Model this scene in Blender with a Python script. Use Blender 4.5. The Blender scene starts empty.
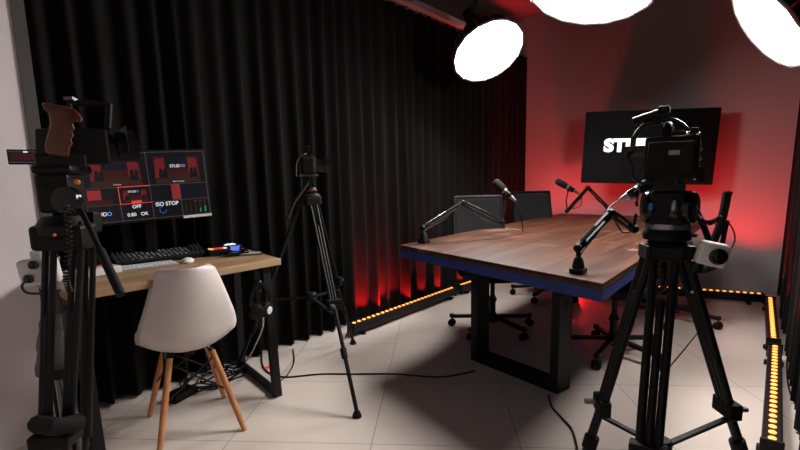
import bpy, bmesh, math, random
from mathutils import Vector, Matrix
random.seed(7)
SC = bpy.context.scene
COL = SC.collection
V = Vector
PI = math.pi
def R(d): return math.radians(d)

# ------------------------------------------------------------------ camera
F = 470.0; H = 1.2; YAW = R(39.4); PIT = R(9); ROL = R(1.15)
CX, CY = 400.0, 181.5 + F*math.tan(PIT)
fw = V((-math.sin(YAW)*math.cos(PIT), math.cos(YAW)*math.cos(PIT), -math.sin(PIT)))
r0 = V((math.cos(YAW), math.sin(YAW), 0)); u0 = r0.cross(fw)
rt = r0*math.cos(ROL) - u0*math.sin(ROL)
up = u0*math.cos(ROL) + r0*math.sin(ROL)
EYE = V((0, 0, H))
def ray(x, y): return fw + rt*((x-CX)/F) - up*((y-CY)/F)
def at(x, y, h=0.0):
    d = ray(x, y); return EYE + d*((h-H)/d.z)
def dp(x, y, z): return EYE + ray(x, y)*z
def onX(x, y, X):
    d = ray(x, y); return EYE + d*(X/d.x)
def onY(x, y, Y):
    d = ray(x, y); return EYE + d*(Y/d.y)
cam = bpy.data.cameras.new('camera'); co = bpy.data.objects.new('camera', cam); COL.objects.link(co)
m3 = Matrix((rt, up, -fw)).transposed(); co.matrix_world = Matrix.Translation(EYE) @ m3.to_4x4()
cam.sensor_width = 36; cam.lens = F/800*36; cam.shift_y = (CY-225)/800; cam.clip_start = .02
SC.camera = co
SC.view_settings.view_transform = 'Standard'; SC.view_settings.look = 'None'
SC.view_settings.exposure = 0; SC.view_settings.gamma = 1; SC.view_settings.use_curve_mapping = False

# ------------------------------------------------------------------ materials
def mat(name, col, rough=.5, metal=0, spec=.5, emit=None, es=0, noise=0, nscale=8, bump=0, bscale=60, sheen=0, coat=0, alpha=1):
    m = bpy.data.materials.new(name); m.use_nodes = True
    nt = m.node_tree; b = nt.nodes['Principled BSDF']
    b.inputs['Base Color'].default_value = (*col, 1)
    b.inputs['Roughness'].default_value = rough; b.inputs['Metallic'].default_value = metal
    b.inputs['Specular IOR Level'].default_value = spec
    b.inputs['Sheen Weight'].default_value = sheen; b.inputs['Coat Weight'].default_value = coat
    if emit: b.inputs['Emission Color'].default_value = (*emit, 1); b.inputs['Emission Strength'].default_value = es
    tc = nt.nodes.new('ShaderNodeTexCoord')
    if noise or True:
        n = nt.nodes.new('ShaderNodeTexNoise'); n.inputs['Scale'].default_value = nscale; n.inputs['Detail'].default_value = 5
        nt.links.new(tc.outputs['Object'], n.inputs['Vector'])
        cr = nt.nodes.new('ShaderNodeValToRGB')
        a = max(noise, .04)
        cr.color_ramp.elements[0].position = .3; cr.color_ramp.elements[1].position = .7
        cr.color_ramp.elements[0].color = tuple(c*(1-a) for c in col)+(1,)
        cr.color_ramp.elements[1].color = tuple(min(1, c*(1+a)) for c in col)+(1,)
        nt.links.new(n.outputs['Fac'], cr.inputs['Fac']); nt.links.new(cr.outputs['Color'], b.inputs['Base Color'])
    if bump:
        n2 = nt.nodes.new('ShaderNodeTexNoise'); n2.inputs['Scale'].default_value = bscale; n2.inputs['Detail'].default_value = 4
        nt.links.new(tc.outputs['Object'], n2.inputs['Vector'])
        bp = nt.nodes.new('ShaderNodeBump'); bp.inputs['Strength'].default_value = bump; bp.inputs['Distance'].default_value = .01
        nt.links.new(n2.outputs['Fac'], bp.inputs['Height']); nt.links.new(bp.outputs['Normal'], b.inputs['Normal'])
    return m
def emis(name, col, s):
    return mat(name, tuple(min(1, c) for c in col), .5, emit=col, es=s)

M = {}
M['black'] = mat('black_plastic', (.005, .005, .0055), .5, spec=.16)
M['black2'] = mat('black_rubber', (.005, .005, .005), .75, spec=.25, bump=.2)
M['blackmetal'] = mat('black_painted_metal', (.006, .006, .0065), .48, spec=.22)
M['gloss'] = mat('glossy_black', (.005, .005, .006), .2, spec=.35)
M['charcoal'] = mat('charcoal_fabric', (.011, .011, .012), .9, spec=.15, bump=.3, bscale=300)
M['mesh'] = mat('chair_mesh', (.009, .009, .010), .85, spec=.2, bump=.5, bscale=500)
M['silver'] = mat('silver_metal', (.28, .28, .28), .38, metal=.9)
M['chrome'] = mat('chrome', (.75, .75, .75), .15, metal=1)
M['greymetal'] = mat('grey_metal', (.16, .16, .16), .4, metal=.6)
M['railgrey'] = mat('rail_grey_paint', (.4, .36, .36), .6)
M['tvscreen'] = mat('matte_black_screen', (.004, .004, .005), .45, spec=.12)
M['keycap'] = mat('dark_keycaps', (.03, .03, .032), .4, spec=.3)
M['legend'] = mat('light_key_lettering', (.45, .45, .45), .5)
M['kbbase'] = mat('grey_aluminium', (.3, .3, .3), .4)
M['darkred'] = mat('dark_red_anodised', (.12, .008, .006), .4)
M['white'] = mat('white_plastic', (.72, .69, .67), .4, noise=.03)
M['shell'] = mat('shell_plastic', (.64, .58, .55), .42, noise=.02)
M['offwhite'] = mat('white_device', (.6, .6, .6), .45)
M['greybag'] = mat('grey_canvas', (.11, .1, .105), .85, bump=.3, noise=.2)
M['curtain'] = mat('black_curtain_fabric', (.0058, .0056, .0057), .95, spec=.08, sheen=.02, noise=.12, nscale=5, bump=.15, bscale=200)
M['blue'] = mat('blue_edge_paint', (.022, .042, .19), .5, spec=.25, noise=.15)
M['bulbred'] = mat('red_plastic', (.5, .02, .01), .4)
M['redtape'] = mat('red_tape', (.75, .06, .04), .6)
M['orange'] = mat('orange_button', (.8, .15, .02), .4)
M['cable'] = mat('cable_rubber', (.006, .006, .006), .55, spec=.3)
M['wcable'] = mat('white_cable', (.6, .58, .56), .5)
M['diffuser'] = mat('softbox_diffuser', (.9, .9, .9), .8, emit=(1, .955, .92), es=62)
M['amber'] = mat('amber_led_lens', (.9, .4, .1), .3, emit=(1, .28, .05), es=2.4)
M['textw'] = mat('lit_text', (.8, .8, .8), .5, emit=(1, 1, 1), es=1.3)
M['lettering'] = mat('grey_lettering', (.3, .3, .3), .5)
M['ceil'] = mat('ceiling_paint', (.16, .15, .15), .9, noise=.1)
M['blueled'] = mat('blue_indicator', (.02, .04, .3), .4, emit=(.1, .2, 1), es=.06)

def wood_mat(name, c1, c2, c3, scale, rough, axis='Y', plank=0, wear=0, rotz=0, sp=.28):
    m = bpy.data.materials.new(name); m.use_nodes = True; nt = m.node_tree; b = nt.nodes['Principled BSDF']
    L = nt.links.new; N = nt.nodes.new
    tc = N('ShaderNodeTexCoord'); mp = N('ShaderNodeMapping'); L(tc.outputs['Object'], mp.inputs['Vector'])
    mp.inputs['Rotation'].default_value = (0, 0, rotz)
    st = {'X': (.35, 5, 5), 'Y': (5, .35, 5), 'Z': (5, 5, .35)}[axis]
    mp.inputs['Scale'].default_value = tuple(s*scale for s in st)
    n = N('ShaderNodeTexNoise'); n.inputs['Scale'].default_value = 2.2; n.inputs['Detail'].default_value = 8; n.inputs['Roughness'].default_value = .62; n.inputs['Distortion'].default_value = .6
    L(mp.outputs[0], n.inputs['Vector'])
    cr = N('ShaderNodeValToRGB'); e = cr.color_ramp.elements
    e[0].position = .32; e[0].color = (*c1, 1); e[1].position = .72; e[1].color = (*c3, 1)
    k = e.new(.5); k.color = (*c2, 1)
    L(n.outputs['Fac'], cr.inputs['Fac']); out = cr.outputs['Color']
    if plank:
        br = N('ShaderNodeTexBrick'); br.offset = .37; mp2 = N('ShaderNodeMapping'); L(tc.outputs['Object'], mp2.inputs['Vector'])
        mp2.inputs['Rotation'].default_value = (0, 0, PI/2+rotz)
        L(mp2.outputs[0], br.inputs['Vector']); br.inputs['Scale'].default_value = 1
        br.inputs['Brick Width'].default_value = 1.1; br.inputs['Row Height'].default_value = plank; br.inputs['Mortar Size'].default_value = .0015
        br.inputs['Color1'].default_value = (.62, .6, .58, 1); br.inputs['Color2'].default_value = (1.25, 1.2, 1.15, 1); br.inputs['Mortar'].default_value = (.25, .25, .25, 1)
        mx = N('ShaderNodeMixRGB'); mx.blend_type = 'MULTIPLY'; mx.inputs[0].default_value = .8
        L(out, mx.inputs[1]); L(br.outputs['Color'], mx.inputs[2]); out = mx.outputs[0]
    if wear:
        n3 = N('ShaderNodeTexNoise'); n3.inputs['Scale'].default_value = 3.2; n3.inputs['Detail'].default_value = 6; L(tc.outputs['Object'], n3.inputs['Vector'])
        c3r = N('ShaderNodeValToRGB'); c3r.color_ramp.elements[0].position = .6; c3r.color_ramp.elements[1].position = .78
        L(n3.outputs['Fac'], c3r.inputs['Fac'])
        mx = N('ShaderNodeMixRGB'); L(c3r.outputs[0], mx.inputs[0]); L(out, mx.inputs[1]); mx.inputs[2].default_value = (.33, .24, .2, 1)
        mth = N('ShaderNodeMath'); mth.operation = 'MULTIPLY'; mth.inputs[1].default_value = wear; L(c3r.outputs[0], mth.inputs[0]); L(mth.outputs[0], mx.inputs[0]); out = mx.outputs[0]
    L(out, b.inputs['Base Color']); b.inputs['Roughness'].default_value = rough; b.inputs['Specular IOR Level'].default_value = sp
    return m
M['desk'] = wood_mat('oak_laminate', (.27, .165, .085), (.35, .22, .12), (.42, .28, .16), 1, .5, 'Y')
M['table'] = wood_mat('walnut_planks', (.020, .007, .004), (.055, .020, .010), (.110, .046, .024), 1.3, .5, 'Y', plank=.13, wear=.6, sp=.14)
M['tableedge'] = wood_mat('walnut_edge', (.03, .018, .012), (.05, .03, .02), (.07, .04, .03), 1.3, .5, 'Y')
M['leg'] = wood_mat('beech_legs', (.38, .15, .06), (.48, .20, .08), (.55, .25, .11), 2, .45, 'Z')
M['grip'] = wood_mat('oiled_wood_grip', (.075, .022, .010), (.10, .032, .015), (.13, .042, .02), 3, .35, 'Z')

def tile_mat():
    m = bpy.data.materials.new('floor_tiles'); m.use_nodes = True; nt = m.node_tree; b = nt.nodes['Principled BSDF']
    L = nt.links.new; N = nt.nodes.new
    tc = N('ShaderNodeTexCoord'); mp = N('ShaderNodeMapping'); L(tc.outputs['Object'], mp.inputs['Vector'])
    a = R(35.1)   # joints run 35 degrees off the room's depth direction
    mp.inputs['Rotation'].default_value = (0, 0, -a)
    mp.inputs['Location'].default_value = (-.38+.68*20, -2.0+.68*20, 0)
    br = N('ShaderNodeTexBrick'); br.offset = 0; br.inputs['Scale'].default_value = 1
    br.inputs['Brick Width'].default_value = .68; br.inputs['Row Height'].default_value = .68
    br.inputs['Mortar Size'].default_value = .0022; br.inputs['Mortar Smooth'].default_value = .3
    br.inputs['Color1'].default_value = (.60, .53, .475, 1); br.inputs['Color2'].default_value = (.58, .513, .46, 1); br.inputs['Mortar'].default_value = (.2, .17, .15, 1)
    L(mp.outputs[0], br.inputs['Vector'])
    n = N('ShaderNodeTexNoise'); n.inputs['Scale'].default_value = 2.5; n.inputs['Detail'].default_value = 6
    L(tc.outputs['Object'], n.inputs['Vector'])
    cr = N('ShaderNodeValToRGB'); cr.color_ramp.elements[0].color = (.88, .88, .88, 1); cr.color_ramp.elements[1].color = (1.05, 1.04, 1.03, 1)
    L(n.outputs['Fac'], cr.inputs['Fac'])
    mx = N('ShaderNodeMixRGB'); mx.blend_type = 'MULTIPLY'; mx.inputs[0].default_value = 1
    L(br.outputs['Color'], mx.inputs[1]); L(cr.outputs[0], mx.inputs[2]); L(mx.outputs[0], b.inputs['Base Color'])
    b.inputs['Roughness'].default_value = .34; b.inputs['Specular IOR Level'].default_value = .45
    bp = N('ShaderNodeBump'); bp.inputs['Strength'].default_value = .3; bp.inputs['Distance'].default_value = .002; bp.invert = True
    L(br.outputs['Fac'], bp.inputs['Height']); L(bp.outputs[0], b.inputs['Normal'])
    return m
M['floor'] = tile_mat()
M['wallgrey'] = mat('grey_wall_paint', (.26, .232, .235), .8, noise=.04, nscale=2, bump=.05)
M['wallwhite'] = mat('white_wall_paint', (.72, .66, .67), .7, noise=.03, nscale=1.5, bump=.05)
M['walldark'] = mat('dark_frame_paint', (.05, .045, .042), .6)

# ------------------------------------------------------------------ mesh builder
class B:
    def __init__(s): s.v = []; s.f = []; s.mi = []; s.cm = 0
    def _add(s, vs, fs):
        k = len(s.v); s.v += [V(p) for p in vs]
        for f in fs: s.f.append([i+k for i in f]); s.mi.append(s.cm)
        return s
    def box(s, c, size, fr=None, taper=1.0):
        c = V(c); X, Y, Z = (V((1, 0, 0)), V((0, 1, 0)), V((0, 0, 1))) if fr is None else fr
        a, b, d = [q/2 for q in size]; vs = []
        for sz in (-1, 1):
            k = taper if sz > 0 else 1
            for sx, sy in ((-1, -1), (1, -1), (1, 1), (-1, 1)):
                vs.append(c + X*a*sx*k + Y*b*sy*k + Z*d*sz)
        return s._add(vs, [(3, 2, 1, 0), (4, 5, 6, 7), (0, 1, 5, 4), (1, 2, 6, 5), (2, 3, 7, 6), (3, 0, 4, 7)])
    def bar(s, p, q, w, t, up=None):
        p, q = V(p), V(q); z = (q-p); l = z.length; z.normalize()
        u = V(up) if up is not None else (V((0, 0, 1)) if abs(z.z) < .95 else V((0, 1, 0)))
        x = u.cross(z).normalized(); y = z.cross(x)
        return s.box((p+q)/2, (w, t, l), (x, y, z))
    def tube(s, pts, r, seg=10, smooth=False, closed=False):
        pts = [V(p) for p in pts]
        if smooth and len(pts) > 2: pts = spline(pts, smooth if smooth > 1 else 8)
        n = len(pts); rs = r if isinstance(r, (list, tuple)) else [r]*n
        if len(rs) != n: rs = [rs[0]+(rs[-1]-rs[0])*i/(n-1) for i in range(n)]
        ts = []
        for i in range(n):
            a = pts[max(0, i-1)]; b = pts[min(n-1, i+1)]
            if closed: a = pts[i-1]; b = pts[(i+1) % n]
            ts.append((b-a).normalized())
        t = ts[0]; x = t.orthogonal().normalized(); vs = []; fs = []
        for i in range(n):
            x = (x - ts[i]*x.dot(ts[i])).normalized(); y = ts[i].cross(x)
            for k in range(seg):
                a = 2*PI*k/seg; vs.append(pts[i] + (x*math.cos(a)+y*math.sin(a))*rs[i])
        for i in range(n-1 if not closed else n):
            j = (i+1) % n
            for k in range(seg):
                l = (k+1) % seg; fs.append((i*seg+k, i*seg+l, j*seg+l, j*seg+k))
        if not closed: fs += [tuple(range(seg-1, -1, -1)), tuple((n-1)*seg+k for k in range(seg))]
        return s._add(vs, fs)
    def lathe(s, o, ax, prof, seg=24):
        o = V(o); ax = V(ax).normalized(); x = ax.orthogonal().normalized(); y = ax.cross(x); vs = []; fs = []
        for r, h in prof:
            for k in range(seg):
                a = 2*PI*k/seg; vs.append(o + ax*h + (x*math.cos(a)+y*math.sin(a))*max(r, .0001))
        for i in range(len(prof)-1):
            for k in range(seg):
                l = (k+1) % seg; fs.append((i*seg+k, i*seg+l, (i+1)*seg+l, (i+1)*seg+k))
        fs += [tuple(range(seg-1, -1, -1)), tuple((len(prof)-1)*seg+k for k in range(seg))]
        return s._add(vs, fs)
    def prism(s, pts, d):      # polygon of 3D points pushed along d
        pts = [V(p) for p in pts]; n = len(pts); d = V(d)
        return s._add(pts+[p+d for p in pts], [tuple(range(n-1, -1, -1)), tuple(range(n, 2*n))]+[(i, (i+1) % n, (i+1) % n+n, i+n) for i in range(n)])
    def ball(s, c, r, fr=None, seg=16, rings=10):
        c = V(c); r = V((r, r, r)) if isinstance(r, (int, float)) else V(r)
        X, Y, Z = (V((1, 0, 0)), V((0, 1, 0)), V((0, 0, 1))) if fr is None else fr
        vs = []; fs = []
        for i in range(rings+1):
            t = PI*i/rings; st = max(math.sin(t), .001)
            for k in range(seg):
                a = 2*PI*k/seg; vs.append(c+X*r.x*st*math.cos(a)+Y*r.y*st*math.sin(a)-Z*r.z*math.cos(t))
        for i in range(rings):
            for k in range(seg):
                l = (k+1) % seg; fs.append((i*seg+k, i*seg+l, (i+1)*seg+l, (i+1)*seg+k))
        return s._add(vs, fs)
    def grid(s, fn, nu, nv):
        vs = [fn(i/nu, j/nv) for j in range(nv+1) for i in range(nu+1)]
        return s._add(vs, [(j*(nu+1)+i, j*(nu+1)+i+1, (j+1)*(nu+1)+i+1, (j+1)*(nu+1)+i) for j in range(nv) for i in range(nu)])
    def build(s, name, m, parent=None, bev=0, smooth=False, solid=0, sub=0, local=False, ang=40):
        me = bpy.data.meshes.new(name)
        off = V((0, 0, 0))
        p = parent
        while p is not None and not local: off += p.location; p = p.parent
        me.from_pydata([tuple(q-off) for q in s.v], [], s.f)
        for x in (m if isinstance(m, (list, tuple)) else [m]): me.materials.append(M[x] if isinstance(x, str) else x)
        for i, p_ in enumerate(me.polygons): p_.material_index = s.mi[i]
        me.update()
        bm = bmesh.new(); bm.from_mesh(me); bmesh.ops.recalc_face_normals(bm, faces=bm.faces); bm.to_mesh(me); bm.free()
        o = bpy.data.objects.new(name, me); COL.objects.link(o); o.parent = parent
        if smooth:
            me.polygons.foreach_set('use_smooth', [True]*len(me.polygons))
            bm = bmesh.new(); bm.from_mesh(me)
            for e in bm.edges:
                if len(e.link_faces) == 2 and e.calc_face_angle(0) > R(ang): e.smooth = False
            bm.to_mesh(me); bm.free()
        if solid:
            md = o.modifiers.new('s', 'SOLIDIFY'); md.thickness = solid; md.offset = 0
        if sub:
            md = o.modifiers.new('d', 'SUBSURF'); md.levels = sub; md.render_levels = sub
        if bev:
            md = o.modifiers.new('b', 'BEVEL'); md.width = bev; md.segments = 2; md.limit_method = 'ANGLE'; md.angle_limit = R(50)
        return o
def spline(P, n=8):
    out = []
    for i in range(len(P)-1):
        a = P[max(0, i-1)]; b = P[i]; c = P[i+1]; d = P[min(len(P)-1, i+2)]
        for k in range(n):
            t = k/n; out.append(.5*((2*b)+(-a+c)*t+(2*a-5*b+4*c-d)*t*t+(-a+3*b-3*c+d)*t**3))
    out.append(P[-1]); return out
def rz(a): return (V((math.cos(a), math.sin(a), 0)), V((-math.sin(a), math.cos(a), 0)), V((0, 0, 1)))
def frame(fwd, upv=(0, 0, 1)):     # x = right, y = forward, z = up
    y = V(fwd).normalized(); x = y.cross(V(upv)).normalized(); return (x, y, x.cross(y))

def thing(name, label, cat, loc=(0, 0, 0), group=None, rotz=0):
    o = bpy.data.objects.new(name, None); COL.objects.link(o); o.empty_display_size = .1
    o.location = loc; o.rotation_euler = (0, 0, rotz); return tag(o, label, cat, group)
def tag(o, label, cat, group=None, kind=None):
    o['label'] = label; o['category'] = cat
    if group: o['group'] = group
    if kind: o['kind'] = kind
    return o
def struct(o, label=None):
    o['kind'] = 'structure'
    if label: o['label'] = label
    return o
def dup(root, loc, rotz, label, group=None):
    r = root.copy(); COL.objects.link(r); r.location = loc; r.rotation_euler = (0, 0, rotz); r['label'] = label
    if group: r['group'] = group
    def rec(src, dst):
        for ch in list(src.children):
            c = ch.copy(); COL.objects.link(c); c.parent = dst; rec(ch, c)
    rec(root, r); return r
def text(s, size, org, X, Y, m, name, parent, ext=.0004, bold=0, align='CENTER', lx=1.0, local=False):
    cu = bpy.data.curves.new(name, 'FONT'); cu.body = s; cu.size = size; cu.extrude = ext; cu.offset = bold; cu.align_x = align; cu.align_y = 'CENTER'
    t = bpy.data.objects.new('t', cu); COL.objects.link(t)
    dg = bpy.context.evaluated_depsgraph_get(); me = bpy.data.meshes.new_from_object(t.evaluated_get(dg))
    bpy.data.objects.remove(t); bpy.data.curves.remove(cu)
    X = V(X).normalized(); Y = V(Y).normalized(); Z = X.cross(Y)
    off = V((0, 0, 0)); p = parent
    while p is not None and not local: off += p.location; p = p.parent
    for v in me.vertices: v.co = V(org)-off + X*v.co.x*lx + Y*v.co.y + Z*v.co.z
    me.materials.clear(); me.materials.append(M[m]); me.name = name
    o = bpy.data.objects.new(name, me); COL.objects.link(o); o.parent = parent; return o

# ------------------------------------------------------------------ room
XL, XR, YB, YF, ZC = -3.0, .36, 5.9, -1.3, 3.2
struct(B().box(((XL+XR)/2, (YB+YF)/2, -.05), (XR-XL+.4, YB-YF+.4, .1)).build('floor', 'floor'))
struct(B().box(((XL+XR)/2, (YB+YF)/2, ZC+.05), (XR-XL+.4, YB-YF+.4, .1)).build('ceiling', 'ceil'))
struct(B().box(((XL+XR)/2, YB+.05, ZC/2), (XR-XL+.4, .1, ZC)).build('wall_back', 'wallgrey'))
struct(B().box((XL-.05, (YB+YF)/2, ZC/2), (.1, YB-YF, ZC)).build('wall_left', 'walldark'))
struct(B().box((XR+.05, (YB+YF)/2, ZC/2), (.1, YB-YF, ZC)).build('wall_right', 'wallwhite'))
struct(B().box(((XL+XR)/2, YF-.05, ZC/2), (XR-XL+.4, .1, ZC)).build('wall_front', 'wallwhite'))
# white pier carrying the left wall forward of the curtain, with its dark end strip
PE = onX(30, 150, -2.70).y
struct(B().box(((XL-2.70)/2, (YF+PE)/2, ZC/2), (.30, PE-YF, ZC)).build('wall_left', 'wallwhite'))
struct(B().box((-2.74, PE+.025, ZC/2), (.10, .05, ZC)).build('trim_1', 'walldark'))

def curtain(name, x0, x1, y0, y1, amp, sp, zt, label, side, ph=0):
    rnd = random.Random(3+side); n = int((y1-y0)/sp); nu = n*10; nv = 14
    js = [rnd.uniform(-.35, .35) for _ in range(n+3)]; am = [rnd.uniform(.6, 1.15) for _ in range(n+3)]
    dr = [rnd.uniform(-1, 1) for _ in range(n+3)]
    def fn(u, v):
        t = u*n; k = int(t); fr_ = t-k
        w = fr_*fr_*(3-2*fr_); j = js[k]*(1-w)+js[k+1]*w; a = am[k]*(1-w)+am[k+1]*w; d = dr[k]*(1-w)+dr[k+1]*w
        s = math.sin(2*PI*(t+j*.6)+ph); s = math.copysign(abs(s)**.75, s)
        low = (1-v)
        x = x0+(x1-x0)*u + side*amp*a*(s*(.75+.35*low)) + .012*d*low*side
        y = y0+(y1-y0)*u + .018*d*low*math.sin(v*3) + .016*math.cos(2*PI*t*1.0)*low
        return V((x, y, .015+(zt-.015)*v))
    o = B().grid(fn, nu, nv).build(name, 'curtain', smooth=True, ang=180)
    return tag(o, label, 'curtain')
curtain('curtain', -2.84, -2.72, PE+.06, 5.87, .05, .135, 2.72, 'long black pleated curtain hanging behind the desk and monitor, the longest curtain', 1)
curtain('curtain', .205, .045, .95, 5.86, .028, .11, 2.72, 'black pleated curtain falling to the light bars with large amber dots', -1)
tr = thing('curtain_rail', 'grey curtain rail under the ceiling above the long curtain behind the desk', 'curtain rail', (-2.74, 3.2, 2.74))
B().box((-2.74, 3.2, 2.765), (.09, 4.9, .06)).build('track', 'railgrey', tr, bev=.004)
for i in range(34): B().box((-2.76, 1.0+i*.14, 2.722), (.012, .02, .03)).build('glider', 'greymetal', tr)
tr2 = thing('curtain_rail', 'curtain rail above the curtain beside the largest amber dots', 'curtain rail', (.22, 3.4, 2.75))
B().box((.22, 3.4, 2.775), (.06, 4.9, .05)).build('track', 'greymetal', tr2, bev=.004)

# ------------------------------------------------------------------ softboxes
def softbox(c, n, r, label, depth=.3):
    c = V(c); n = V(n).normalized(); T = thing('softbox', label, 'softbox', c, 'round studio softboxes hung from the ceiling')
    seg = 16
    B().lathe(c, n, [(r*.99, -.006), (r*.99, 0), (r*.6, .012), (.001, .02)], seg).build('diffuser', 'diffuser', T)
    xx = n.orthogonal().normalized(); yy = n.cross(xx)
    B().tube([c+(xx*math.cos(2*PI*k/seg)+yy*math.sin(2*PI*k/seg))*r*1.015 for k in range(seg)], .011, 8, closed=True).build('rim', 'greymetal', T)
    prof = [(r*1.02, -.008)]
    for i in range(1, 8):
        t = i/7; prof.append((r*(1.02-.75*t**1.6), -.008-depth*t))
    B().lathe(c, n, prof, seg).build('shell', 'charcoal', T, smooth=True, ang=60)
    x = n.orthogonal().normalized(); y = n.cross(x)
    for k in range(seg):
        a = 2*PI*k/seg; d = x*math.cos(a)+y*math.sin(a); pts = []
        for i in range(8):
            t = i/7; pts.append(c+d*(r*(1.035-.75*t**1.6)+.004)-n*(.008+depth*t))
        B().tube(pts, .0035, 6).build('rib', 'bulbred', T)
    hb = c-n*(depth+.02)
    B().lathe(hb, -n, [(.10, -.02), (.10, .02), (.06, .03), (.055, .2), (.045, .21)], 24).build('lamp_head', 'black', T, smooth=True)
    top = V((hb.x, hb.y, ZC)); y0 = hb-n*.1
    B().tube([y0, V((top.x, top.y, y0.z+.12)), V((top.x, top.y, ZC))], .012, 10).lathe((top.x, top.y, ZC-.02), (0, 0, 1), [(.05, 0), (.05, .02)], 20).build('hanging_pole', 'blackmetal', T)
    return T
def imn(px_, py_, cosv, ang):  # outward direction given by tilt to the viewer and its heading in the room
    vd = ray(px_, py_).normalized(); s = math.sqrt(1-cosv*cosv)
    r_ = (rt-vd*rt.dot(vd)).normalized(); u_ = (up-vd*up.dot(vd)-r_*up.dot(r_)).normalized()
    return -vd*cosv + (r_*math.cos(ang)+u_*math.sin(ang))*s
softbox(dp(488.5, 52, 4.0), imn(488, 52, .68, R(-58)), .305, 'round white softbox glowing in front of the long black curtain')
softbox(dp(592, -12, 2.75), imn(592, -12, .56, R(-91)), .36, 'largest round white softbox, hanging above the middle of the meeting table')
softbox(dp(769, 26, 2.35), imn(769, 26, .35, R(-134)), .246, 'round white softbox farthest from the desk, showing its dark ribbed shell', .17)

# ------------------------------------------------------------------ LED bars
def light_bar(p, q, up_dir, label, n=22, nspot=4, h=.075, w=.07, power=14, aim=None, cone=50, spots=None):
    p, q = V(p), V(q); L = (q-p).length; c = (p+q)/2; y = (q-p).normalized(); z = V((0, 0, 1)); x = y.cross(z)
    T = thing('led_light_bar', label, 'light bar', (c.x, c.y, 0), 'floor light bars along the walls')
    fr = (x, y, z); c0 = V((c.x, c.y, .03+h/2))
    B().box(c0, (w, L, h), fr).build('housing', 'blackmetal', T, bev=.006)
    for s in (-1, 1):
        B().box(c0+y*s*(L/2+.006), (w+.012, .012, h+.02), fr).build('end_cap', 'blackmetal', T, bev=.003)
        B().box(c0+y*s*(L/2-.1)-z*(h/2+.0145), (w+.03, .03, .029), fr).build('foot', 'blackmetal', T, bev=.003)
    B().tube([c0-y*(L/2)+x*.0-z*.01, c0-y*(L/2+.05)-z*.03, c0-y*(L/2+.07)-z*.055], .006, 8, smooth=4).build('power_plug', 'cable', T)
    for i in range(n):
        s_ = c0+y*(-L/2+L*(i+.5)/n)+z*(h/2)
        B().lathe(s_, z, [(.015, -.002), (.015, .003), (.011, .006), (.001, .007)], 12).build('led_lens', 'amber', T, smooth=True)
    for t_, power, cone, up_dir in (spots if spots is not None else [((i+.5)/nspot, power, cone, up_dir) for i in range(nspot)]):
        pos = c0+y*(-L/2+L*t_)+z*(h/2+.03)
        ld = bpy.data.lights.new('red_beam', 'SPOT'); ld.energy = power; ld.color = (1, .015, .02); ld.spot_size = R(cone); ld.spot_blend = .7; ld.shadow_soft_size = .012
        o = bpy.data.objects.new('red_beam', ld); COL.objects.link(o); o.location = pos
        o.rotation_euler = (V(up_dir)).to_track_quat('-Z', 'Y').to_euler()
    return T
light_bar((-2.56, 2.50, 0), (-2.60, 4.02, 0), (-.34, 0, 1), 'floor light bar below the red-lit curtain folds, nearest the slim tripod', 26, 2, power=25, cone=60)
light_bar((-2.60, 4.15, 0), (-2.60, 5.45, 0), (-.3, 0, 1), 'floor light bar below the curtain, half hidden by the meeting table leg', 22, 3, power=60, cone=50)
light_bar((-.10, 5.40, 0), (-1.35, 5.10, 0), (0, .26, 1), 'floor light bar across the foot of the grey back wall', 24, spots=[(.04, 34, 76, (.0, .46, 1)), (.18, 42, 76, (0, .46, 1)), (.34, 32, 76, (0, .46, 1)), (.6, 18, 70, (0, .6, 1)), (.85, 18, 70, (0, .6, 1))])
light_bar((.038, 2.36, 0), (.022, 3.78, 0), (.09, 0, 1), 'floor light bar with the largest amber dots, nearest the viewer', 24, 4, power=60, cone=40)
light_bar((.012, 3.92, 0), (-.040, 5.28, 0), (.09, 0, 1), 'floor light bar with small merged amber dots, ending at the back wall corner', 24, 4, power=60, cone=40)
light_bar((-1.5, 5.10, 0), (-2.5, 5.2, 0), (0, .24, 1), 'floor light bar behind the meeting table at the back wall', 20, spots=[(.15, 45, 80, (0, .36, 1)), (.45, 80, 80, (-.05, .30, 1)), (.75, 95, 80, (-.1, .28, 1)), (.9, 170, 34, (-.05, -.08, 1)), (.25, 45, 70, (.25, -1, -.06))])

def uplight(x, y, label, power=60):
    T = thing('floor_uplight', label, 'lamp', (x, y, 0), 'small red lamps at the curtain hem')
    d = V((-.62, 0, 1)).normalized(); c = V((x, y, .03))
    B().box((x, y, .008), (.06, .07, .016)).build('base', 'black', T, bev=.003)
    B().lathe(c, d, [(.022, -.012), (.026, .0), (.026, .022), (.021, .022), (.019, .016)], 18).build('lamp_body', 'black', T, smooth=True)
    B().lathe(c, d, [(.018, .017), (.018, .019)], 18).build('lens', 'redlens', T)
    ld = bpy.data.lights.new('red_spot', 'SPOT'); ld.energy = power; ld.color = (1, .008, .012); ld.spot_size = R(62); ld.spot_blend = .8; ld.shadow_soft_size = .012
    o = bpy.data.objects.new('red_spot', ld); COL.objects.link(o); o.location = c+d*.028; o.rotation_euler = d.to_track_quat('-Z', 'Y').to_euler()
M['redlens'] = mat('red_lamp_lens', (.5, .01, .01), .3, emit=(1, .02, .02), es=1.2)
for i, (y_, pw) in enumerate([(2.82, 110), (3.06, 150), (3.22, 80), (3.42, 80), (3.66, 60), (3.95, 60), (4.35, 50)]):
    uplight(-2.668+.01*i/7, y_, 'small red floor lamp at the curtain hem, ' + ['nearest the slim tripod', 'second from the slim tripod', 'third from the slim tripod', 'fourth from the slim tripod', 'just past the table corner', 'behind the table corner', 'farthest behind the table'][i], pw)

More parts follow.
